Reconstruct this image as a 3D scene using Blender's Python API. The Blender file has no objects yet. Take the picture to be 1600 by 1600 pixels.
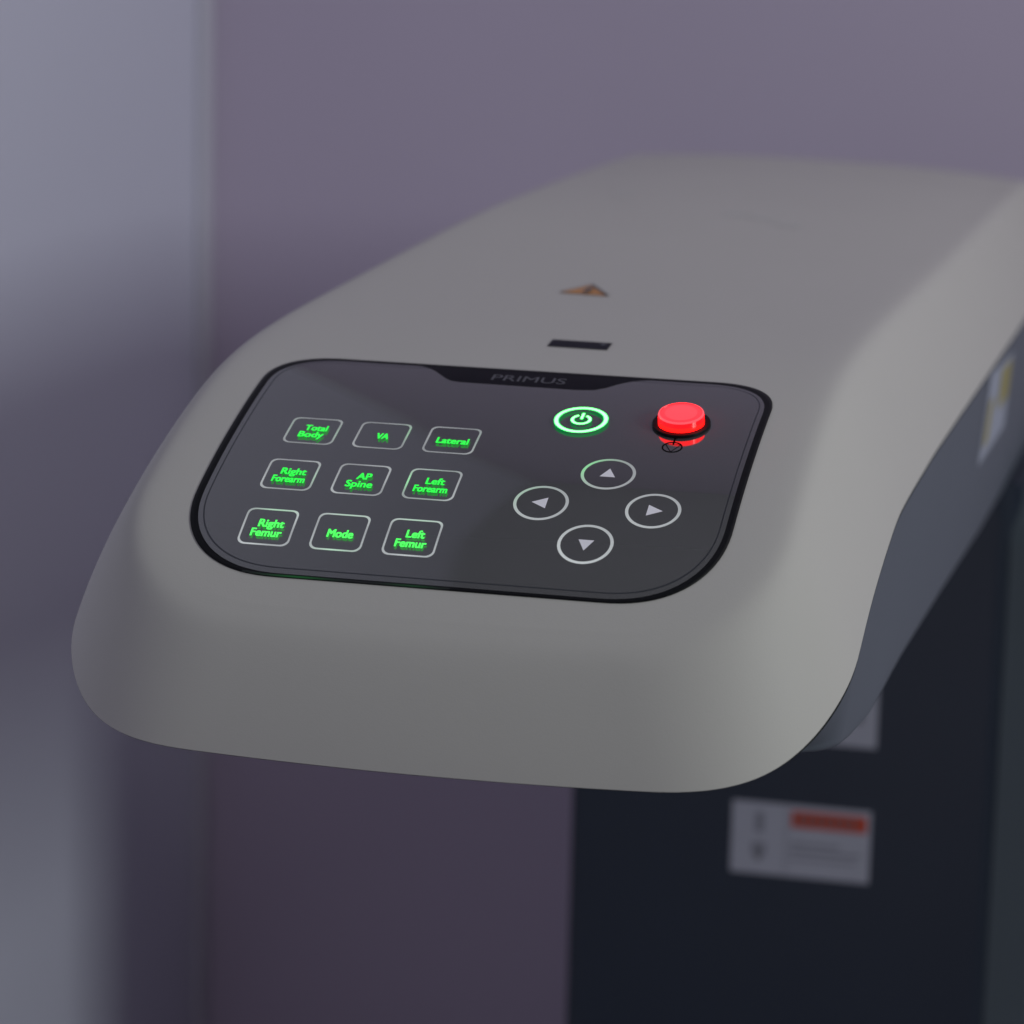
import bpy, bmesh, math, random
import numpy as np
from mathutils import Vector
from mathutils.bvhtree import BVHTree

sc = bpy.context.scene
COL = sc.collection
# ------------------------------------------------------------------ units
U = 0.00025            # one drawing unit = 0.25 mm
ZO = 0.95              # height of the control panel's centre above the floor
def W(x, y, z): return Vector((x * U, y * U, z * U + ZO))

# ------------------------------------------------------------------ camera
PITCH, YAW, ROLL, FD = 0.20544, 0.23187, 0.02468, 5000.0
fw = Vector((-math.sin(YAW) * math.cos(PITCH), math.cos(YAW) * math.cos(PITCH), -math.sin(PITCH)))
rt = Vector((math.cos(YAW), math.sin(YAW), 0.0))
up = rt.cross(fw)
rt, up = rt * math.cos(ROLL) + up * math.sin(ROLL), up * math.cos(ROLL) - rt * math.sin(ROLL)
cpos = -FD * fw + 40.0 * rt - 40.0 * up
cam_d = bpy.data.cameras.new('camera'); cam = bpy.data.objects.new('camera', cam_d); COL.objects.link(cam)
cam.location = W(*cpos)
from mathutils import Matrix
cam.rotation_euler = Matrix((rt, up, -fw)).transposed().to_euler()
cam_d.sensor_width = 36.0; cam_d.lens = 36.0 * 5000 / 1600
cam_d.clip_start = 0.05; cam_d.clip_end = 50
cam_d.dof.use_dof = True
cam_d.dof.focus_distance = 4960 * U
cam_d.dof.aperture_fstop = 9.0
sc.camera = cam

# ------------------------------------------------------------------ world, lamps, exposure
w = bpy.data.worlds.new('World'); sc.world = w; w.use_nodes = True
bg = w.node_tree.nodes['Background']
bg.inputs[0].default_value = (0.80, 0.78, 0.86, 1); bg.inputs[1].default_value = 0.085
sc.view_settings.view_transform = 'Standard'; sc.view_settings.look = 'None'
sc.view_settings.gamma = 1; sc.view_settings.exposure = 0; sc.view_settings.use_curve_mapping = False

def area(name, loc, target, size, size_y, power, color):
    d = bpy.data.lights.new(name, 'AREA'); d.shape = 'RECTANGLE'; d.size = size; d.size_y = size_y
    d.energy = power; d.color = color
    o = bpy.data.objects.new(name, d); COL.objects.link(o); o.location = loc
    o.rotation_euler = (Vector(target) - Vector(loc)).to_track_quat('-Z', 'Y').to_euler()
    return o
area('main_light', (2.45, -0.95, 1.85), (0.0, 0.35, ZO), 0.7, 0.7, 30.5, (0.92, 1.0, 0.985))  # soft main light from the front right, source unseen
area('overhead_fill', (1.1, 0.35, 2.25), (0.35, 1.0, 0.9), 0.6, 0.5, 4.2, (0.97, 0.95, 1.0))  # added overhead lamp, hung low to keep the upper walls dark

lo_l = area('low_fill_light', (0.1, -1.6, 0.35), (-0.42, 1.375, 0.32), 0.5, 0.3, 0.16, (0.95, 0.88, 1.0))  # added fill that lifts the lower walls and corner
lo_l.data.spread = math.radians(44)

# ------------------------------------------------------------------ materials
def mat(name, base, rough=0.5, spec=0.5, metal=0.0, emit=None, es=1.0, coat=0.0, noise=0.0, nscale=60.0, bump=0.0, bscale=900.0):
    m = bpy.data.materials.new(name); m.use_nodes = True
    nt = m.node_tree; b = nt.nodes['Principled BSDF']
    b.inputs['Base Color'].default_value = (*base, 1); b.inputs['Roughness'].default_value = rough
    b.inputs['Specular IOR Level'].default_value = spec; b.inputs['Metallic'].default_value = metal
    b.inputs['Coat Weight'].default_value = coat; b.inputs['Coat Roughness'].default_value = 0.02
    if emit:
        b.inputs['Emission Color'].default_value = (*emit, 1); b.inputs['Emission Strength'].default_value = es
    tc = nt.nodes.new('ShaderNodeTexCoord')
    if noise:
        n = nt.nodes.new('ShaderNodeTexNoise'); n.inputs['Scale'].default_value = nscale; n.inputs['Detail'].default_value = 6
        nt.links.new(tc.outputs['Object'], n.inputs['Vector'])
        mx = nt.nodes.new('ShaderNodeMix'); mx.data_type = 'RGBA'
        mx.inputs[6].default_value = (*[c * (1 - noise) for c in base], 1)
        mx.inputs[7].default_value = (*[min(1, c * (1 + noise)) for c in base], 1)
        nt.links.new(n.outputs['Fac'], mx.inputs[0]); nt.links.new(mx.outputs[2], b.inputs['Base Color'])
    if bump:
        n2 = nt.nodes.new('ShaderNodeTexNoise'); n2.inputs['Scale'].default_value = bscale; n2.inputs['Detail'].default_value = 3
        nt.links.new(tc.outputs['Object'], n2.inputs['Vector'])
        bp = nt.nodes.new('ShaderNodeBump'); bp.inputs['Strength'].default_value = bump; bp.inputs['Distance'].default_value = 0.0004
        nt.links.new(n2.outputs['Fac'], bp.inputs['Height']); nt.links.new(bp.outputs[0], b.inputs['Normal'])
    return m

def mat_lit(name, base, white, tint, lo, hi):
    """print with painted light: emission runs from grey glow to green spill with the 'leak' attribute"""
    m = mat(name, base, 0.4)
    nt = m.node_tree; b = nt.nodes['Principled BSDF']
    at = nt.nodes.new('ShaderNodeAttribute'); at.attribute_name = 'spill'
    mx = nt.nodes.new('ShaderNodeMix'); mx.data_type = 'RGBA'
    mx.inputs[6].default_value = (*[c * lo for c in white], 1); mx.inputs[7].default_value = (*[c * hi for c in tint], 1)
    nt.links.new(at.outputs['Fac'], mx.inputs[0]); nt.links.new(mx.outputs[2], b.inputs['Emission Color'])
    gl = nt.nodes.new('ShaderNodeAttribute'); gl.attribute_name = 'glow'
    nt.links.new(gl.outputs['Fac'], b.inputs['Emission Strength'])
    return m

M_shell = mat('cream_plastic', (0.540, 0.514, 0.495), 0.58, 0.35, noise=0.02, nscale=9, bump=0.12, bscale=1500)
M_house = mat('slate_plastic', (0.100, 0.120, 0.148), 0.45, 0.4, noise=0.04, nscale=12, bump=0.12, bscale=1500)
M_navy = mat('navy_plastic', (0.013, 0.020, 0.036), 0.38, 0.45, noise=0.1, nscale=12)
M_gap = mat('dark_rubber', (0.010, 0.012, 0.011), 0.7, 0.2)
M_bezel = mat('black_gloss', (0.006, 0.006, 0.008), 0.5, 0.15)
M_glass = mat('smoked_glass', (0.074, 0.071, 0.076), 0.5, 0.0, coat=1.0)
M_glass.node_tree.nodes['Principled BSDF'].inputs['Coat IOR'].default_value = 2.4
_nt = M_glass.node_tree; _bb = _nt.nodes['Principled BSDF']
_tc = _nt.nodes.new('ShaderNodeTexCoord'); _nz = _nt.nodes.new('ShaderNodeTexNoise'); _nz.inputs['Scale'].default_value = 22; _nz.inputs['Detail'].default_value = 7
_mr = _nt.nodes.new('ShaderNodeMapRange'); _mr.inputs[1].default_value = 0.45; _mr.inputs[2].default_value = 0.8; _mr.inputs[3].default_value = 0.015; _mr.inputs[4].default_value = 0.07
_nt.links.new(_tc.outputs['Object'], _nz.inputs['Vector']); _nt.links.new(_nz.outputs['Fac'], _mr.inputs[0]); _nt.links.new(_mr.outputs[0], _bb.inputs['Coat Roughness'])
M_head = mat('black_print_under_glass', (0.010, 0.009, 0.014), 0.4, 0.04)
M_line = mat('dark_print', (0.030, 0.032, 0.042), 0.3, 0.5)
M_frame = mat_lit('key_print', (0.45, 0.45, 0.46), (0.20, 0.215, 0.215), (0.10, 0.85, 0.18), 1.0, 1.0)  # outline print given its own glow, with green light painted in
M_arrow = mat('arrow_print', (0.62, 0.61, 0.66), 0.4, emit=(0.17, 0.165, 0.19), es=1)
M_green = mat('green_backlight', (0, 0, 0), 0.5, emit=(0.03, 1.15, 0.085), es=1)
M_greenhot = mat('hot_green_backlight', (0, 0, 0), 0.5, emit=(0.10, 1.35, 0.15), es=1)
M_halo = mat('painted_green_halo', (0, 0.02, 0), 0.5, emit=(0.0, 0.62, 0.13), es=1)  # halo of the lit power key painted as a wider glowing band
M_core = mat('white_green_led', (0, 0, 0), 0.5, emit=(0.74, 5.0, 0.95), es=1)
M_red = mat('lit_red_lens', (0.02, 0, 0), 0.15, emit=(3.5, 0.048, 0.07), es=1)
M_redmid = mat('lit_red_lens_middle', (0.02, 0, 0), 0.15, emit=(3.5, 0.075, 0.10), es=1)
M_redlow = mat('red_lens_foot', (0.02, 0, 0), 0.15, emit=(4.5, 0.022, 0.018), es=1)
M_redside = mat('red_lens_wall', (0.02, 0, 0), 0.15, emit=(4.5, 0.012, 0.02), es=1)
M_rim = mat('clear_red_rim', (0.3, 0.02, 0.02), 0.15, emit=(1.2, 0.10, 0.13), es=1)
M_ink = mat('black_ink', (0.003, 0.003, 0.003), 0.6, 0.0)
M_word = mat('grey_ink', (0.10, 0.10, 0.115), 0.4)
M_orange = mat('orange_film', (0.62, 0.27, 0.06), 0.4)
M_sens = mat('navy_window', (0.012, 0.012, 0.020), 0.5, 0.08)
M_white = mat('label_paper', (0.32, 0.32, 0.385), 0.6, noise=0.05, nscale=80)
M_white2 = mat('side_label_paper', (0.38, 0.41, 0.50), 0.5)
M_yellow = mat("label_yellow", (0.36, 0.31, 0.09), 0.5)
M_warnred = mat('label_red', (0.40, 0.04, 0.010), 0.5)
M_pgrey = mat('label_grey_print', (0.18, 0.18, 0.22), 0.6)
M_pdark = mat('label_dark_print', (0.10, 0.10, 0.11), 0.6)
M_faint = mat('faint_emboss', (0.55, 0.54, 0.52), 0.5)
M_purple = mat('purple_paint', (0.53, 0.455, 0.59), 0.75, 0.3, noise=0.03, nscale=3, bump=0.2, bscale=250)
M_lav = mat('lavender_paint', (0.68, 0.67, 0.80), 0.65, 0.3, noise=0.02, nscale=3, bump=0.15, bscale=250)
M_trim = mat('corner_trim', (0.62, 0.60, 0.69), 0.5)
M_ceil = mat('ceiling_paint', (0.56, 0.57, 0.56), 0.8, noise=0.02, nscale=5)
M_floor = mat('vinyl_floor', (0.20, 0.18, 0.21), 0.5, noise=0.15, nscale=30)

# ------------------------------------------------------------------ helpers
def link(name, verts, faces, m, parent=None, smooth=False, mats=None, fmi=None):
    me = bpy.data.meshes.new(name); me.from_pydata([tuple(v) for v in verts], [], faces)
    for mm in (mats or [m]): me.materials.append(mm)
    if fmi: 
        for p_, i in zip(me.polygons, fmi): p_.material_index = i
    if smooth: me.polygons.foreach_set('use_smooth', [True] * len(me.polygons))
    me.update()
    o = bpy.data.objects.new(name, me); COL.objects.link(o)
    if parent:
        o.parent = parent; o.matrix_parent_inverse = parent.matrix_basis.inverted()
    return o
def fixn(o):
    bm = bmesh.new(); bm.from_mesh(o.data); bmesh.ops.recalc_face_normals(bm, faces=bm.faces); bm.to_mesh(o.data); bm.free()
def structure(o, label=None):
    o['kind'] = 'structure'
    return o
def box(name, lo, hi, m, parent=None, bev=0):
    bm = bmesh.new(); bmesh.ops.create_cube(bm, size=1)
    for v in bm.verts: v.co = Vector([(lo[i] + hi[i]) / 2 + v.co[i] * (hi[i] - lo[i]) for i in range(3)])
    if bev: bmesh.ops.bevel(bm, geom=bm.edges[:], offset=bev, segments=4, affect='EDGES', profile=0.5)
    me = bpy.data.meshes.new(name); bm.to_mesh(me); bm.free(); me.materials.append(m)
    o = bpy.data.objects.new(name, me); COL.objects.link(o)
    if parent: o.parent = parent; o.matrix_parent_inverse = parent.matrix_basis.inverted()
    return o

# ------------------------------------------------------------------ room
XL, YB, ZC = -0.585, 1.375, ZO + 2.3
structure(box('floor', (XL - .1, -2.6, -0.1), (3.2, YB + .1, 0.0), M_floor))
structure(box('back_wall', (XL, YB, 0.0), (3.2, YB + .1, ZC), M_purple))
structure(box('left_wall', (XL - .1, -1.2, 0.0), (XL, YB + .1, ZC), M_lav))
structure(box('ceiling', (XL - .1, -1.2, ZC), (3.2, YB + .1, ZC + .1), M_ceil))
tr = box('corner_trim', (XL + 0.0005, YB - 0.030, 0.0), (XL + 0.006, YB - 0.0005, ZC), M_trim, bev=0.002)
structure(tr)

# ------------------------------------------------------------------ top surface of the arm
SK = [-500,-400,-300,-200,-100,0,100,200,300,400,500,600,750,900,1200,2400,3500,4000,4200,4300,4400,5000]
PK = [68,56.5,46.3,37.2,30,24.6,21,18.6,14.8,9.8,6,3.7,1.5,.6,0,-.4,-.8,-1.6,-12,-35,-60,-80]
TS = np.arange(-500, 5001, 5.0); TP = np.radians(np.interp(TS, SK, PK))
k5 = np.ones(9) / 9
TP = np.convolve(np.pad(TP, 4, mode='edge'), k5, mode='valid')
TY = np.concatenate([[0], np.cumsum((np.cos(TP[1:]) + np.cos(TP[:-1])) / 2 * 5)])
TZ = np.concatenate([[0], np.cumsum((np.sin(TP[1:]) + np.sin(TP[:-1])) / 2 * 5)])
i0 = int(np.argmin(abs(TS))); TY -= TY[i0]; TZ -= TZ[i0]
def ztop(y): return float(np.interp(y, TY, TZ))
def sp(x, s, off=0.0):
    """panel coordinates (across, along the curved top) -> world, lifted off the surface"""
    if off >= 2: off -= 1.3
    y = float(np.interp(s, TS, TY)); z = float(np.interp(s, TS, TZ)); ph = float(np.interp(s, TS, TP))
    return W(x, y - math.sin(ph) * off, z + math.cos(ph) * off)
XC = -27.0
def ss(t): t = max(0.0, min(1.0, t)); return t * t * (3 - 2 * t)
def drift(y): return XC
def tilt(x, y): return 8 * ss((y - 600) / 1800.0) - 0.060 * (x - XC) * ss((y - 450) / 2000.0)
def crown(y): return 18 * ss((y - 1500) / 2000.0)
def WS(x, y, z):
    return W(x, y + 0.42 * (x - XC) * ss((y - 2800) / 1500.0), z)
def lerp_tab(tab):
    ys = [a for a, b in tab]; zs = [b for a, b in tab]
    yy = np.arange(ys[0] - 200, ys[-1] + 200, 10.0); zz = np.interp(yy, ys, zs)
    k = np.ones(13) / 13; z2 = np.convolve(np.pad(zz, 6, mode='edge'), k, mode='valid')
    return lambda y: float(np.interp(y, yy, z2))
zseam = lerp_tab([(-420, -400), (-326, -382), (-292, -371), (-240, -338), (-170, -284), (-90, -240), (0, -203), (98, -164), (223, -130), (353, -102), (432, -88), (600, -83), (976, -80), (1403, -86), (2088, -98), (2936, -112), (4600, -125)])
zlow = lerp_tab([(-420, -402), (-326, -387), (-292, -377), (-240, -352), (-120, -364), (30, -386), (120, -402), (410, -438), (850, -445), (1570, -480), (2390, -525), (3400, -560), (4600, -590)])
YEND = 4400.0
def ucurve(hw, yf, R, bow=0.0, nexp=2.3, ns=90, nc=34, nf=30):
    """plan outline, right rear -> front -> left rear: list of (dx, y)"""
    half = []
    yc = yf + bow + R
    for k in range(ns):
        t = k / ns; half.append((hw, YEND + (yc - YEND) * (1 - (1 - t) ** 1.6)))
    for k in range(nc + 1):
        a = math.pi / 2 * k / nc
        cx = abs(math.cos(a)) ** (2 / nexp); sy = abs(math.sin(a)) ** (2 / nexp)
        x = hw - R + R * cx
        half.append((x, yf + R - R * sy + bow * (x / hw) ** 2))
    xs = hw - R
    for k in range(1, nf + 1):
        x = xs * (1 - k / nf); half.append((x, yf + bow * (x / hw) ** 2))
    return half + [(-x, y) for x, y in half[-2::-1]]

Lc = ucurve(478, -240, 190, 9)
Cc = ucurve(532, -268, 225, 12)
Sc = ucurve(625, -326, 275, 34, 2.42)
NP = len(Lc)
rings = []
for i in range(NP):
    ix, iy = Lc[i]; cx, cy = Cc[i]; sx, sy = Sc[i]
    ix += drift(iy); cx += drift(cy); sx += drift(sy)
    I = np.array([ix, iy, ztop(iy) + tilt(ix, iy)]); Cn = np.array([cx, cy, ztop(cy) - 2 + tilt(cx, cy)]); S_ = np.array([sx, sy, zseam(sy)])
    d = S_ - Cn; d[2] = 0; d /= (np.linalg.norm(d) + 1e-9)
    # one cubic from the flat top over the shoulder down to the seam, slightly full in the flank
    K1 = I + (Cn - I) * 1.02
    K2 = Cn + (S_ - Cn) * 0.10 + np.array([d[0], d[1], 0.3]) * 8
    K3 = Cn + (S_ - Cn) * 0.62 + np.array([d[0], d[1], 0.35]) * 10
    P = [I, I + (Cn - I) * 0.85, Cn, Cn + (S_ - Cn) * 0.14 + np.array([d[0], d[1], 0.3]) * 7, K3, S_]
    col = []
    for t in np.linspace(0, 1, 27):
        q = np.zeros(3)
        for m_, pt in enumerate(P): q = q + math.comb(5, m_) * (1 - t) ** (5 - m_) * t ** m_ * pt
        col.append(q)
    rings.append(col)
NR = len(rings[0])
verts, faces = [], []
for col in rings:
    for q in col: verts.append(WS(*q))
for i in range(NP - 1):
    for j in range(NR - 1):
        a = i * NR + j; b = (i + 1) * NR + j
        faces.append((a, a + 1, b + 1, b))
# plateau: rows across between mirrored rim points
HALF = NP // 2
NX = 28
rowidx = []
for i in range(HALF):
    A = np.array(rings[i][0]); B = np.array(rings[NP - 1 - i][0])
    row = [i * NR]
    for k in range(1, NX):
        t = k / NX; q = A + (B - A) * t
        q[2] = ztop(q[1]) + tilt(q[0], q[1]) + crown(q[1]) * (1 - abs(2 * t - 1) ** 2.6)
        row.append(len(verts)); verts.append(WS(*q))
    row.append((NP - 1 - i) * NR); rowidx.append(row)
for i in range(HALF - 1):
    for k in range(NX):
        faces.append((rowidx[i][k], rowidx[i + 1][k], rowidx[i + 1][k + 1], rowidx[i][k + 1]))
last = rowidx[-1]; c = HALF * NR
for k in range(NX): faces.append((last[k], c, last[k + 1]))

root = bpy.data.objects.new('bone_scanner', None); COL.objects.link(root); root.location = (0.0, 0.8, 0.0)
root['label'] = 'cream and slate scanner arm with lit green keys, overhanging a dark navy column'
root['category'] = 'medical scanner'
shell = link('top_shell', verts, faces, M_shell, root, True); fixn(shell)
mo = shell.modifiers.new('weld', 'WELD'); mo.merge_threshold = 1e-6

# seam gasket, lower housing
def ring_from(curve, dx_in, zf, zoff):
    out = []
    for x, y in curve:
        out.append((x * (1 - dx_in / 622.0) + drift(y), y + (dx_in if y < 0 else 0) * 0.8, zf(y) + zoff))
    return out
gd = lambda y: 0.4 + 6.0 * ss((y + 290) / 160.0)
g0 = ring_from(Sc, 0.8, zseam, 0.2); g1 = ring_from(Sc, 1.0, lambda y: zseam(y) - gd(y) - 0.6, 0)
vv = [WS(*q) for q in g0 + g1]; ff = [(i, i + 1, NP + i + 1, NP + i) for i in range(NP - 1)]
gk = link('seam_gasket', vv, ff, M_gap, root, True)
h0 = ring_from(Sc, 0.9, lambda y: zseam(y) - gd(y), 0)
Hc = ucurve(596, -300, 330, 30, 2.0); Hb = ucurve(560, -262, 300, 26, 2.0)
hm = [(0.5 * (a[0] + b[0]), 0.5 * (a[1] + b[1])) for a, b in zip(Sc, Hc)]
rows = [h0]
for t in np.linspace(0.08, 1, 12):
    r_ = []
    for a, b in zip(Sc, Hc):
        x = a[0] * (1 - .9 / 622.0) * (1 - t) + b[0] * t; y = (a[1] + 0.7) * (1 - t) + b[1] * t
        zt = zseam(a[1]) - gd(a[1]); zb = min(zlow(b[1]) + 18, zt - 2)
        r_.append((x + drift(y), y, zt * (1 - t) + zb * t))
    rows.append(r_)
for t in np.linspace(0.2, 1, 5):
    r_ = []
    for a, b, cc in zip(Sc, Hc, Hb):
        an = t * math.pi / 2
        zt = min(zlow(b[1]) + 18, zseam(a[1]) - 3.6)
        x = b[0] + (cc[0] - b[0]) * (1 - math.cos(an)); y = b[1] + (cc[1] - b[1]) * (1 - math.cos(an))
        r_.append((x + drift(y), y, zt - (4 + 14 * ss((b[1] + 250) / 250)) * math.sin(an)))
    rows.append(r_)
hv, hf = [], []
for r_ in rows: hv += [WS(*q) for q in r_]
for j in range(len(rows) - 1):
    for i in range(NP - 1): hf.append((j * NP + i, j * NP + i + 1, (j + 1) * NP + i + 1, (j + 1) * NP + i))
base = (len(rows) - 1) * NP
for i in range(HALF - 1): hf.append((base + i, base + i + 1, base + NP - 2 - i, base + NP - 1 - i))
# rear closing plate
hf.append(tuple([j * NP for j in range(len(rows))] + [j * NP + NP - 1 for j in range(len(rows) - 1, -1, -1)]))
house = link('lower_housing', hv, hf, M_house, root, True); fixn(house)
es = house.modifiers.new('edges', 'EDGE_SPLIT'); es.split_angle = math.radians(50)
rv = [WS(*rings[0][j]) for j in range(NR)] + [WS(*rings[-1][j]) for j in range(NR - 1, -1, -1)] 
crow = [verts[k] for k in rowidx[0]]
rear = link('rear_cap', crow[::-1] + [WS(*rings[0][j]) for j in range(1, NR)] + [WS(*rings[-1][j]) for j in range(NR - 1, 0, -1)], [tuple(range(len(crow) + 2 * NR - 2))], M_shell, root)

# ------------------------------------------------------------------ column
def column(name, x0, x1, y0, y1, z0, z1, R, m, parent):
    pts = []
    for cx, cy, a0 in ((x1 - R, y0 + R, -90), (x1 - R, y1 - R, 0), (x0 + 40, y1 - 40, 90), (x0 + 40, y0 + 40, 180)):
        rr = R if cx == x1 - R else 40
        for k in range(13):
            a = math.radians(a0 + 90 * k / 12); pts.append((cx + rr * math.cos(a), cy + rr * math.sin(a)))
    n = len(pts); v = [W(x, y, z0) for x, y in pts] + [W(x, y, z1) for x, y in pts]
    f = [(i, (i + 1) % n, n + (i + 1) % n, n + i) for i in range(n)] + [tuple(range(n))[::-1], tuple(range(n, 2 * n))]
    o = link(name, v, f, m, parent, True); e = o.modifiers.new('edges', 'EDGE_SPLIT'); e.split_angle = math.radians(40)
    return o
YCOL = 3200.0
M_litcolumn = mat('lit_column_plastic', (0.058, 0.074, 0.092), 0.45, 0.45, noise=0.1, nscale=12)  # paler tone paints light caught by the column's right side
colm = column('column', -538, 600, YCOL, 4950, -ZO / U + 1, -560, 60, M_navy, root)

lit_box = box('lit_corner', W(545, YCOL + 8, -ZO / U + 4), W(722, 4930, -575), M_litcolumn, root, 0.036)  # added box, paler to paint light on the column's rounded corner
def plaque(name, quads, parent, y):
    """flat printed label on the column face: quads = [(x0,z0,x1,z1,layer,mat)]"""
    v, f, mi, ms = [], [], [], []
    for x0, z0, x1, z1, ly, m in quads:
        b = len(v); yy = y - 1.2 - ly * 0.8
        v += [W(x0, yy, z0), W(x1, yy, z0), W(x1, yy, z1), W(x0, yy, z1)]; f.append((b, b + 1, b + 2, b + 3))
        if m not in ms: ms.append(m)
        mi.append(ms.index(m))
    return link(name, v, f, None, parent, mats=ms, fmi=mi)
def lab(x0, z1, wd, ht, tilt=0):
    q = [(x0, z1 - ht, x0 + wd, z1, 0, M_white)]
    # left pictogram cell
    q += [(x0 + wd * .17, z1 - ht * .42, x0 + wd * .23, z1 - ht * .14, 1, M_pgrey), (x0 + wd * .15, z1 - ht * .74, x0 + wd * .25, z1 - ht * .56, 1, M_pgrey),
          (x0 + wd * .18, z1 - ht * .80, x0 + wd * .22, z1 - ht * .72, 1, M_pdark), (x0 + wd * .395, z1 - ht * .97, x0 + wd * .402, z1 - ht * .03, 1, M_pgrey)]
    q += [(x0 + wd * .43, z1 - ht * .31, x0 + wd * .97, z1 - ht * .08, 1, M_warnred)]
    q += [(x0 + wd * .43, z1 - ht * .56, x0 + wd * .78, z1 - ht * .52, 1, M_pgrey), (x0 + wd * .43, z1 - ht * .66, x0 + wd * .93, z1 - ht * .62, 1, M_pgrey),
          (x0 + wd * .43, z1 - ht * .76, x0 + wd * .90, z1 - ht * .73, 1, M_pgrey)]
    # heading strokes on the red bar
    for k in range(7):
        xx = x0 + wd * (.47 + .064 * k); q.append((xx, z1 - ht * .25, xx + wd * .035, z1 - ht * .14, 2, M_pdark))
    return q
l1 = plaque('warning_label', lab(-101, -1446, 364, 195), root, YCOL); l1['label'] = 'white warning label with a red heading bar'
q2 = [(-85, -1276, 267, -1080, 0, M_white), (178, -1212, 228, -1165, 1, M_pdark), (20, -1235, 150, -1227, 1, M_pgrey)]
l2 = plaque('warning_label', q2, root, YCOL); l2['label'] = 'white label partly hidden behind the arm'

# ------------------------------------------------------------------ control panel
def rrect(x0, x1, s0, s1, rb, rtp, nb=2.4, n=22):
    """closed outline, counter-clockwise, per-corner radii"""
    P = []
    for cx, cs, a0, r, e in ((x1 - rb, s0 + rb, -90, rb, nb), (x1 - rtp, s1 - rtp, 0, rtp, 2.3), (x0 + rtp, s1 - rtp, 90, rtp, 2.3), (x0 + rb, s0 + rb, 180, rb, nb)):
        for k in range(n + 1):
            a = math.radians(a0 + 90 * k / n); ca, sa = math.cos(a), math.sin(a)
            P.append((cx + r * math.copysign(abs(ca) ** (2 / e), ca), cs + r * math.copysign(abs(sa) ** (2 / e), sa)))
    return P
def densify(P, step=12):
    out = []
    for (x0, y0), (x1, y1) in zip(P, P[1:] + P[:1]):
        d = math.hypot(x1 - x0, y1 - y0); n = max(1, int(d / step))
        for k in range(n): out.append((x0 + (x1 - x0) * k / n, y0 + (y1 - y0) * k / n))
    return out
def band(P, Q, off):
    n = len(P); v = [sp(x, s, off) for x, s in P] + [sp(x, s, off) for x, s in Q]
    return v, [(i, (i + 1) % n, n + (i + 1) % n, n + i) for i in range(n)]
def sheet(P, off, nrows=60, nx=40):
    """conforming fill of an outline that is convex in x"""
    ys = [q[1] for q in P]; y0, y1 = min(ys), max(ys)
    v, f = [], []
    tt = [0.5 - 0.5 * math.cos(math.pi * k / nrows) for k in range(nrows + 1)]
    for t in tt:
        y = y0 + (y1 - y0) * min(max(t, 1e-4), 1 - 1e-4); xs = []
        for (ax, ay), (bx, by) in zip(P, P[1:] + P[:1]):
            if (ay - y) * (by - y) < 0: xs.append(ax + (bx - ax) * (y - ay) / (by - ay))
        a, b = (min(xs), max(xs))
        for k in range(nx + 1): v.append(sp(a + (b - a) * k / nx, y, off))
    for i in range(nrows):
        for k in range(nx): b = i * (nx + 1) + k; f.append((b, b + 1, b + nx + 2, b + nx + 1))
    return v, f
def inset(P, dx, y0, y1):
    # same point count as P, moved inwards (x by dx, y from y0/y1 in proportion)
    xs = [q[0] for q in P]; ys = [q[1] for q in P]
    ax, bx, ay, by = min(xs), max(xs), min(ys), max(ys)
    return [((x - (ax + bx) / 2) * ((bx - ax) / 2 - dx) / ((bx - ax) / 2) + (ax + bx) / 2, y0 + (s_ - ay) / (by - ay) * (y1 - y0)) for x, s_ in P]
PO = densify(rrect(-456, 402, -236, 400, 178, 112), 10)
PI_ = densify(rrect(-444, 390, -229, 389, 172, 102), 10)
PL = densify(rrect(-436.5, 382.5, -219, 380.5, 163, 94), 10)
PI_ = inset(PO, 12, -229, 389); PM = inset(PO, 6, -233, 394.5); PLi = inset(PL, 2, -217, 378.7)
# bezel: raised lip outside, dark groove inside
v1, f1 = band(PO, PO, 0); n = len(PO)
bv = [sp(x, s, -1.0) for x, s in PO] + [sp(x, s, 1.5) for x, s in PO] + [sp(x, s, 1.7) for x, s in PM] + [sp(x, s, 0.6) for x, s in PI_]
bf = []
for j in range(3): bf += [(j * n + i, j * n + (i + 1) % n, (j + 1) * n + (i + 1) % n, (j + 1) * n + i) for i in range(n)]
panel = link('control_panel', *sheet(PI_, 2.4, 90, 60), M_glass, root, True)
ev = [sp(x, s, 2.4) for x, s in PI_] + [sp(x, s, 0.4) for x, s in PI_]
edge = link('glass_edge', ev, [(i, (i + 1) % n, n + (i + 1) % n, n + i) for i in range(n)], M_bezel, panel)
bez = link('bezel', bv, bf, M_bezel, panel, True)
v, f = band(PL, PLi, 2.55); link('inset_line', v, f, M_line, panel)
# green light on the lower left bezel, painted as a glowing strip
lk = []
for k in range(25):
    t = k / 24; lk.append((-340 + 290 * t, 0))
M_spill = bpy.data.materials.new('painted_green_spill'); M_spill.use_nodes = True
_b = M_spill.node_tree.nodes['Principled BSDF']; _b.inputs['Base Color'].default_value = (0.006, 0.006, 0.008, 1)
_a = M_spill.node_tree.nodes.new('ShaderNodeAttribute'); _a.attribute_name = 'spill'
_m = M_spill.node_tree.nodes.new('ShaderNodeMath'); _m.operation = 'MULTIPLY'; _m.inputs[1].default_value = 1.0
M_spill.node_tree.links.new(_a.outputs['Fac'], _m.inputs[0]); M_spill.node_tree.links.new(_m.outputs[0], _b.inputs['Emission Strength'])
_b.inputs['Emission Color'].default_value = (0.001, 0.055, 0.008, 1)
def glowattr(o, vals):
    at = o.data.attributes.new('glow', 'FLOAT', 'POINT'); at.data.foreach_set('value', vals)
def spillattr(o, vals):
    at = o.data.attributes.new('spill', 'FLOAT', 'POINT'); at.data.foreach_set('value', vals)
vv, ff, la = [], [], []
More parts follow.
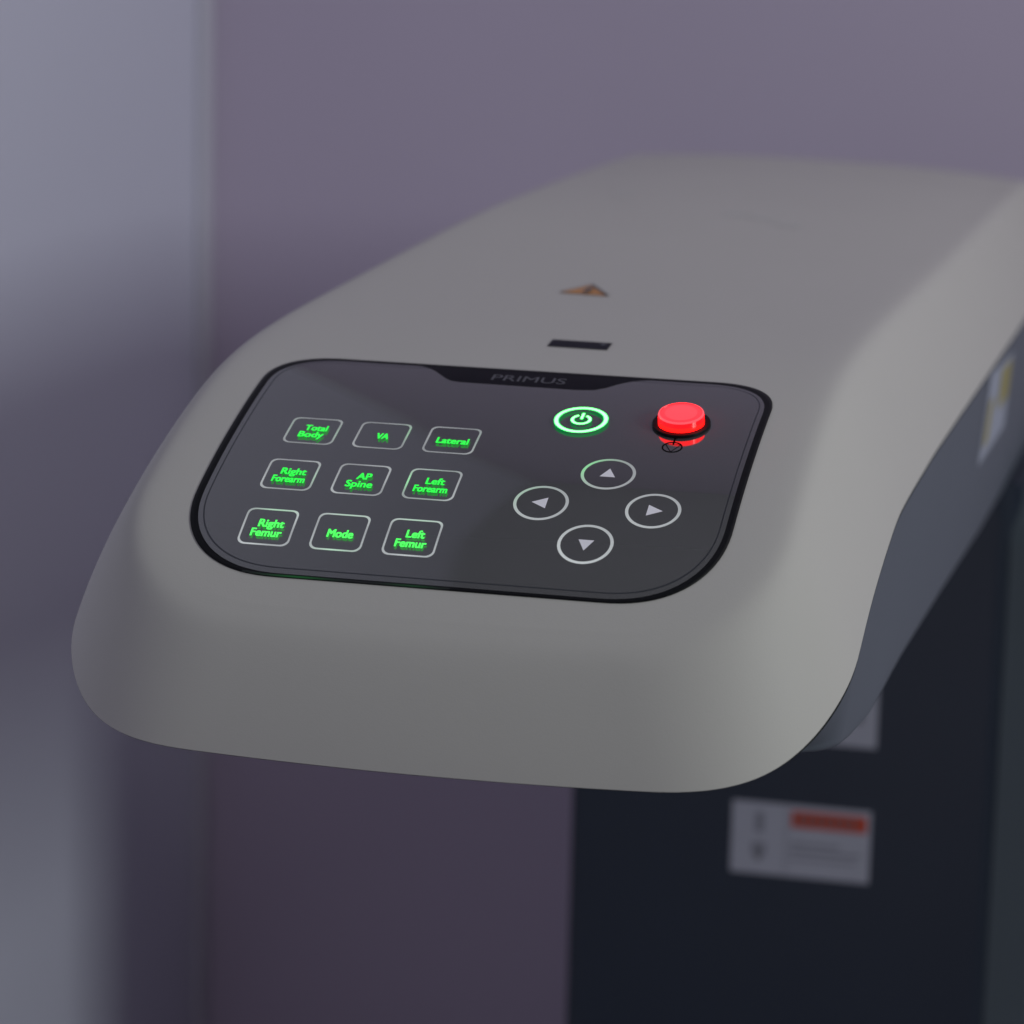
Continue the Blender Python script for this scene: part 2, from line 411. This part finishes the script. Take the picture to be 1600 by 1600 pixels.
for k in range(41):
    t = k / 40; x = -335 + 330 * t
    # follow the lower bezel lip
    s = min((q[1] for q in PM if abs(q[0] - x) < 14), default=-233)
    vv += [sp(x, s - 2.2, 1.95), sp(x, s + 1.6, 1.95)]
    h = max(math.exp(-((t - .27) / .13) ** 2), 0.45 * math.exp(-((t - .82) / .1) ** 2)); la += [h, h * .7]
    if k: b = 2 * k; ff.append((b - 2, b, b + 1, b - 1))
lo = link('painted_spill', vv, ff, M_spill, panel); spillattr(lo, la)

# header tab with the name
HB = [(-196, 352.5), (-190, 349), (-180, 335), (-166, 318), (-146, 308), (-120, 304)]
def hbot(x):
    tab = [(-212, 390), (-200, 386), (-189, 380), (-178, 370), (-161, 350), (-150, 338), (-140, 331), (-125, 328), (73, 326), (102, 330), (120, 343), (136, 362), (154, 378), (168, 385), (185, 390)]
    return float(np.interp(x, [a for a, b in tab], [b for a, b in tab]))
vv, ff = [], []
xs = np.linspace(-212, 185, 140)
for k, x in enumerate(xs):
    hb = hbot(x)
    for j in range(7): vv.append(sp(x, min(hb, 388) + (388.8 - min(hb, 388)) * j / 6, 2.75))
    if k:
        for j in range(6): b = k * 7 + j; ff.append((b - 7, b, b + 1, b - 6))
head = link('name_strip', vv, ff, M_head, panel)

# text
def textmesh(body, width, height, bold=0.02, shear=0.0):
    """returns verts (2-D, centred; cap height = height) and faces of a bold text line"""
    cu = bpy.data.curves.new('t', 'FONT'); cu.body = body; cu.size = 1.0; cu.offset = bold; cu.shear = shear; cu.resolution_u = 4
    ob = bpy.data.objects.new('t', cu); COL.objects.link(ob)
    dg = bpy.context.evaluated_depsgraph_get(); me = ob.evaluated_get(dg).to_mesh()
    bm = bmesh.new(); bm.from_mesh(me); bmesh.ops.triangulate(bm, faces=bm.faces)
    V = [(q.co.x, q.co.y) for q in bm.verts]; F = [tuple(q.index for q in fc.verts) for fc in bm.faces]
    bm.free(); ob.evaluated_get(dg).to_mesh_clear(); bpy.data.objects.remove(ob); bpy.data.curves.remove(cu)
    x0 = min(q[0] for q in V); x1 = max(q[0] for q in V)
    cap = 0.729 + 2 * bold; k = width / (x1 - x0); h = height / cap
    return [((x - (x0 + x1) / 2) * k, (y + bold - cap / 2) * h) for x, y in V], F
def textobj(name, lines, off, m, parent):
    V, F = [], []
    for body, cx, cs, wd, ht, bold in lines:
        v2, f2 = textmesh(body, wd - 2 * bold, ht - 1.6 * bold, 0.0)
        sh = [(0, 0)] if not bold else [(-bold, -bold * .8), (-bold, bold * .8), (bold, -bold * .8), (bold, bold * .8), (0, 0), (-bold, 0), (bold, 0)]
        for n_, (ox, oy) in enumerate(sh):
            b = len(V)
            V += [sp(cx + x + ox, cs + y + oy, off + 0.012 * n_) for x, y in v2]; F += [tuple(i + b for i in t) for t in f2]
    return link(name, V, F, m, parent)
textobj('lettering', [('PRIMUS', -14, 358, 125, 26, 0.0)], 3.0, M_word, head)

KX = [-201.9 - 116.0, -201.9, -201.9 + 116.0]; KS = [122.3, -6.6, -135.6]
KW, KH, KR, LW = 42.0, 40.3, 13.0, 3.2
legends = {(0, 0): [('Total', 38), ('Body', 42)], (1, 0): [('VA', 21)], (2, 0): [('Lateral', 53)],
           (0, 1): [('Right', 42), ('Forearm', 54)], (1, 1): [('AP', 24), ('Spine', 44)], (2, 1): [('Left', 31), ('Forearm', 55)],
           (0, 2): [('Right', 42), ('Femur', 50)], (1, 2): [('Mode', 42)], (2, 2): [('Left', 30), ('Femur', 50)]}
random.seed(4)
tintspot = {(0, 0): [(1.0, .0, .35), (-1, .3, .25)], (1, 0): [(1, .35, .75)], (2, 0): [(1, .2, .25)], (0, 1): [(1, -.1, .35)], (1, 1): [], (2, 1): [(-1, .1, 1.2), (0, 1, .25), (0, -1, .15)],
            (0, 2): [(.1, 1, .5)], (1, 2): [(.1, -1, .4), (.1, 1, .3)], (2, 2): [(.0, 1, .35)]}  # spots where green light is painted on the outlines
for (i, j), lines in legends.items():
    cx, cs = KX[i], KS[j]
    key = bpy.data.objects.new('soft_key', None); COL.objects.link(key); key.location = sp(cx, cs, 2.4); key.parent = root; key.matrix_parent_inverse = root.matrix_basis.inverted()
    key['label'] = 'square key marked ' + ' '.join(a for a, b in lines) + ' in lit green letters'
    O_ = densify(rrect(cx - KW, cx + KW, cs - KH, cs + KH, KR, KR, 2.0, 8), 6); 
    P_ = [(cx + (x - cx) * (KW - LW) / KW, cs + (s - cs) * (KH - LW) / KH) for x, s in O_]
    v, f = band(O_, P_, 2.75)
    fr = link('key_outline', v, f, M_frame, key)
    la = []
    for x, s in O_ + P_:
        dx, ds = (x - cx) / KW, (s - cs) / KH; h = 0
        for tx, ts, a in tintspot[(i, j)]: h = max(h, a * math.exp(-(((dx - tx) / .45) ** 2 + ((ds - ts) / .6) ** 2) if abs(tx) == 1 else -(((dx - tx) / .8) ** 2 + ((ds - ts) / .3) ** 2)))
        la.append(h * 0.40)
    spillattr(fr, la)
    ph_ = random.uniform(0, 6.28)
    glowattr(fr, [(0.62, 0.85, 1.2)[j] * (1 + 0.28 * math.sin(2 * math.atan2(s - cs, x - cx) + ph_) + 0.10 * math.sin(5 * math.atan2(s - cs, x - cx) + 2 * ph_)) for x, s in O_ + P_])  # uneven brightness painted into the outline emission
    L = []
    if len(lines) == 2: L = [(lines[0][0], cx + 5, cs + 5.0, lines[0][1], 18, 0.65), (lines[1][0], cx + 1.5, cs - 15.5, lines[1][1], 18, 0.65)]
    else: L = [(lines[0][0], cx + 3, cs - 6, lines[0][1], 18.5, 0.7)]
    textobj('key_legend', L, 5.6, (M_green, M_green, M_greenhot)[j], key)

def ringmesh(cx, cs, r0, r1, off, a0=0, a1=360, n=96):
    v, f = [], []
    full = abs(a1 - a0) >= 360
    for k in range(n + (0 if full else 1)):
        a = math.radians(a0 + (a1 - a0) * k / n)
        v += [sp(cx + r0 * math.cos(a), cs + r0 * math.sin(a), off), sp(cx + r1 * math.cos(a), cs + r1 * math.sin(a), off)]
    m_ = n if full else n
    for k in range(m_):
        b = 2 * k; c_ = (2 * (k + 1)) % (len(v)); f.append((b, b + 1, c_ + 1, c_))
    return v, f
XA, SA, RA, RR = 183.4, -33.0, 88.4, 43.3
arrows = [('up', XA, SA + RA, 90), ('left', XA - RA, SA, 180), ('right', XA + RA, SA, 0), ('down', XA, SA - RA, 270)]
for nm, cx, cs, rot in arrows:
    key = bpy.data.objects.new('arrow_key', None); COL.objects.link(key); key.location = sp(cx, cs, 2.4); key.parent = root; key.matrix_parent_inverse = root.matrix_basis.inverted()
    key['label'] = 'round key with the arrow pointing ' + nm
    v, f = ringmesh(cx, cs, RR - 5.0, RR, 2.75); o = link('key_ring', v, f, M_frame, key)
    la = []
    for k in range(96):
        a = 2 * math.pi * k / 96; h = {'up': .62 * math.exp(-((a - 2.6) / 1.0) ** 2), 'left': .15 * math.exp(-((a - 2.4) / 1.0) ** 2)}.get(nm, 0.0)  # green light painted on part of the ring
        if nm == 'down': h -= .25
        if nm == 'right': h -= .08
        la += [h, h]
    spillattr(o, la)
    gb = {'up': 0.75, 'left': 1.0, 'right': 1.05, 'down': 1.35}[nm]
    glowattr(o, [gb * (1 + 0.2 * math.sin(math.pi * 2 * (k // 2) / 96 + 3.6)) for k in range(192)])
    T = []
    for r, a in ((13.0, 0), (12.6, 122), (12.6, 238)):
        a = math.radians(a + rot); T.append((cx + r * math.cos(a), cs + r * math.sin(a)))
    if nm in ('left', 'right'):
        T = [(cx + (15 if nm == 'right' else -15), cs), (cx - (9 if nm == 'right' else -9), cs + 13.5), (cx - (9 if nm == 'right' else -9), cs - 13.5)]
    else:
        sg = 1 if nm == 'up' else -1
        T = [(cx, cs + sg * 15), (cx - 12.3, cs - sg * 8.5), (cx + 12.3, cs - sg * 8.5)]
    link('arrow', [sp(x, s, 2.8) for x, s in T], [(0, 1, 2)], M_arrow, key)

# power key
pcx, pcs = 106.8, 209.5
pk = bpy.data.objects.new('power_key', None); COL.objects.link(pk); pk.location = sp(pcx, pcs, 2.4); pk.parent = root; pk.matrix_parent_inverse = root.matrix_basis.inverted()
pk['label'] = 'round power key glowing bright green'
v, f = ringmesh(pcx, pcs, RR - 8.0, RR + 1.2, 6.4); v2, f2 = ringmesh(pcx, pcs, RR - 6.2, RR - 0.2, 6.7)
b = len(v); link('light_ring', v + v2, f + [tuple(i + b for i in t) for t in f2], None, pk, mats=[M_halo, M_core], fmi=[0] * len(f) + [1] * len(f2))
def sym(off, r0, r1, hw_, y0, y1):
    v, f = ringmesh(pcx, pcs, r0, r1, off, 90 + 26, 90 + 334, 60); b = len(v)
    v += [sp(pcx - hw_, pcs + y0, off), sp(pcx + hw_, pcs + y0, off), sp(pcx + hw_, pcs + y1, off), sp(pcx - hw_, pcs + y1, off)]
    f.append((b, b + 1, b + 2, b + 3)); return v, f
v, f = sym(6.4, 10.8, 17.6, 3.1, 1, 23); v2, f2 = sym(6.7, 12.0, 16.6, 2.1, 2, 22)
b = len(v); link('power_symbol', v + v2, f + [tuple(i + b for i in t) for t in f2], None, pk, mats=[M_halo, M_core], fmi=[0] * len(f) + [1] * len(f2))

# stop button
bx, bs = 268.2, 222.0
st = bpy.data.objects.new('stop_button', None); COL.objects.link(st); st.location = sp(bx, bs, 2.4); st.parent = root; st.matrix_parent_inverse = root.matrix_basis.inverted()
st['label'] = 'round red lit push button in a black collar'
phb = float(np.interp(bs, TS, TP)); NB = Vector((0, -math.sin(phb), math.cos(phb))); TB = Vector((0, math.cos(phb), math.sin(phb)))
B0 = sp(bx, bs, 2.4)
def lathe(name, prof, m, parent, n=72, mats=None, mi=None):
    v, f, fm = [], [], []
    for r, h in prof:
        for k in range(n):
            a = 2 * math.pi * k / n
            v.append(B0 + Vector((1, 0, 0)) * (r * U * math.cos(a)) + TB * (r * U * math.sin(a)) + NB * (h * U))
    for j in range(len(prof) - 1):
        for k in range(n): f.append((j * n + k, j * n + (k + 1) % n, (j + 1) * n + (k + 1) % n, (j + 1) * n + k)); fm.append(mi[j] if mi else 0)
    if prof[-1][0] > 0.5: f.append(tuple((len(prof) - 1) * n + k for k in range(n))); fm.append(mi[-1] if mi else 0)
    return link(name, v, f, m, parent, False, mats, fm)
cl = lathe('collar', [(46.5, 0), (47, 1.2), (47, 3.6), (45.8, 5.0), (38.6, 5.4), (38.2, 3.0)], M_bezel, st)
cp = lathe('cap', [(37.0, 2.5), (37.0, 12.0), (36.9, 19.5), (36.3, 21.2), (35.0, 21.9), (34.0, 21.7), (33.2, 21.0), (31, 21.2), (26, 21.6), (15, 21.9), (0.01, 22.1)], None, st, mats=[M_redside, M_rim, M_red, M_redmid, M_redlow], mi=[4, 0, 1, 1, 1, 0, 2, 2, 3, 3])
# stop symbol printed on the glass
def stroke(pts, wd, off, closed=False):
    v, f = [], []
    n = len(pts)
    for k, (x, s) in enumerate(pts):
        a = pts[(k - 1) % n] if (closed or k > 0) else pts[k]; c_ = pts[(k + 1) % n] if (closed or k < n - 1) else pts[k]
        dx, dy = c_[0] - a[0], c_[1] - a[1]; l = math.hypot(dx, dy) or 1; nx, ny = -dy / l * wd / 2, dx / l * wd / 2
        v += [sp(x + nx, s + ny, off), sp(x - nx, s - ny, off)]
    for k in range(n if closed else n - 1):
        b = 2 * k; c_ = (2 * (k + 1)) % (2 * n); f.append((b, b + 1, c_ + 1, c_))
    return v, f
ix, is_ = 267.5, 147.0
parts = [stroke([(ix + 15.4 * math.cos(2 * math.pi * k / 48), is_ + 15.4 * math.sin(2 * math.pi * k / 48)) for k in range(48)], 2.4, 2.85, True),
         stroke([(ix, is_ - 14.5), (ix - 12.2, is_ + 8.5), (ix + 12.2, is_ + 8.5)], 2.1, 3.0, True),
         stroke([(ix, is_ + 8), (ix, is_ + 34)], 2.3, 3.1)]
V, F = [], []
for v, f in parts: b = len(V); V += v; F += [tuple(i + b for i in t) for t in f]
link('stop_symbol', V, F, M_ink, panel)

# ------------------------------------------------------------------ stickers on the shell
bvh_src = bmesh.new(); bvh_src.from_mesh(shell.data); BV = BVHTree.FromBMesh(bvh_src)
bh = bmesh.new(); bh.from_mesh(house.data); BH = BVHTree.FromBMesh(bh)
def drop(x, y, off=1.2):
    h = BV.ray_cast(W(x, y, 1200), Vector((0, 0, -1)))
    return h[0] + h[1] * (off * U) * (1 if h[1].z > 0 else -1)
def ypos(s): return float(np.interp(s, TS, TY))
def patch(name, corners, m, parent, off, nu=14, nv=8):
    """quad/triangle patch (a,b,c,d) in plan, draped on the shell"""
    v, f = [], []
    a, b, c_, d = corners
    for j in range(nv + 1):
        for i in range(nu + 1):
            t, u = i / nu, j / nv
            x = (a[0] * (1 - t) + b[0] * t) * (1 - u) + (d[0] * (1 - t) + c_[0] * t) * u; y = (a[1] * (1 - t) + b[1] * t) * (1 - u) + (d[1] * (1 - t) + c_[1] * t) * u
            v.append(drop(x, y, off))
    for j in range(nv):
        for i in range(nu): q = j * (nu + 1) + i; f.append((q, q + 1, q + nu + 2, q + nu + 1))
    return link(name, v, f, m, parent, True)
tri_a, tri_b, tri_c = (-131, ypos(1100)), (-37, ypos(1097)), (-95, ypos(1222))
tri = patch('warning_triangle', (tri_a, tri_b, tri_c, tri_c), M_orange, root, 1.0, 12, 10)
tri['label'] = 'orange triangular warning sticker on the arm'
def strokeplan(pts, wd, off):
    v, f = [], []
    for k in range(len(pts) - 1):
        (x0, y0), (x1, y1) = pts[k], pts[k + 1]; dx, dy = x1 - x0, y1 - y0; l = math.hypot(dx, dy); nx, ny = -dy / l * wd / 2, dx / l * wd / 2
        for q in range(8):
            for e, g in ((q / 8, 0), ((q + 1) / 8, 1)):
                pass
        b = len(v); N = 8
        for q in range(N + 1):
            t = q / N; v += [drop(x0 + dx * t + nx, y0 + dy * t + ny, off), drop(x0 + dx * t - nx, y0 + dy * t - ny, off)]
            if q: f.append((b + 2 * q - 2, b + 2 * q - 1, b + 2 * q + 1, b + 2 * q))
    return v, f
v, f = strokeplan([tri_a, tri_b], 3.0, 1.8); V, F = v, f
v, f = strokeplan([tri_b, tri_c], 5.5, 2.4); b = len(V); V += v; F += [tuple(i + b for i in t) for t in f]
v, f = strokeplan([tri_c, tri_a], 2.6, 3.0); b = len(V); V += v; F += [tuple(i + b for i in t) for t in f]
v, f = strokeplan([(-84, tri_a[1] + 12), (-86, tri_a[1] + 75)], 11, 3.6); b = len(V); V += v; F += [tuple(i + b for i in t) for t in f]
link('sign_print', V, F, M_pdark, tri)
rc = patch('sensor_window', ((-29.5, ypos(556)), (76.0, ypos(553)), (74.5, ypos(608)), (-31.5, ypos(610))), M_sens, root, 1.0, 20, 4)
rc['label'] = 'small dark rectangular window above the panel'
v, f = strokeplan([(58, ypos(590)), (66, ypos(588))], 7, 1.8); link('window_mark', v, f, M_pgrey, rc)
V, F = [], []
for x0, y0, x1, y1 in ((-350, 2640, -300, 2635), (-60, 2480, -10, 2478), (5, 2460, 62, 2450), (75, 2390, 135, 2380)):
    v, f = strokeplan([(x0, y0), (x1, y1)], 60, 0.8); link('faint_mark', v, f, M_faint, root)

# side label on the slate housing
def side(y, z, off=1.5):
    h = BH.ray_cast(W(2000, y, z), Vector((-1, 0, 0)))
    return h[0] + Vector((off * U, 0, 0))
def sidepatch(name, q, m, parent, off, n=8):
    v, f = [], []
    a, b, c_, d = q
    for j in range(n + 1):
        for i in range(n + 1):
            t, u = i / n, j / n
            y = (a[0] * (1 - t) + b[0] * t) * (1 - u) + (d[0] * (1 - t) + c_[0] * t) * u; z = (a[1] * (1 - t) + b[1] * t) * (1 - u) + (d[1] * (1 - t) + c_[1] * t) * u
            v.append(side(y, z, off))
    for j in range(n):
        for i in range(n): k = j * (n + 1) + i; f.append((k, k + 1, k + n + 2, k + n + 1))
    return link(name, v, f, m, parent)
SIDE = [(2050, -305), (2700, -325), (2720, -150), (2110, -110)]
sl = sidepatch('side_label', SIDE, M_white2, root, 1.5); sl['label'] = 'white and yellow label on the slate side of the arm'
sidepatch('yellow_print', [(2420, -240), (2690, -250), (2690, -160), (2420, -150)], M_yellow, sl, 2.6)
sidepatch('yellow_print', [(2110, -275), (2230, -275), (2260, -180), (2150, -180)], M_yellow, sl, 2.6)
bvh_src.free(); bh.free()
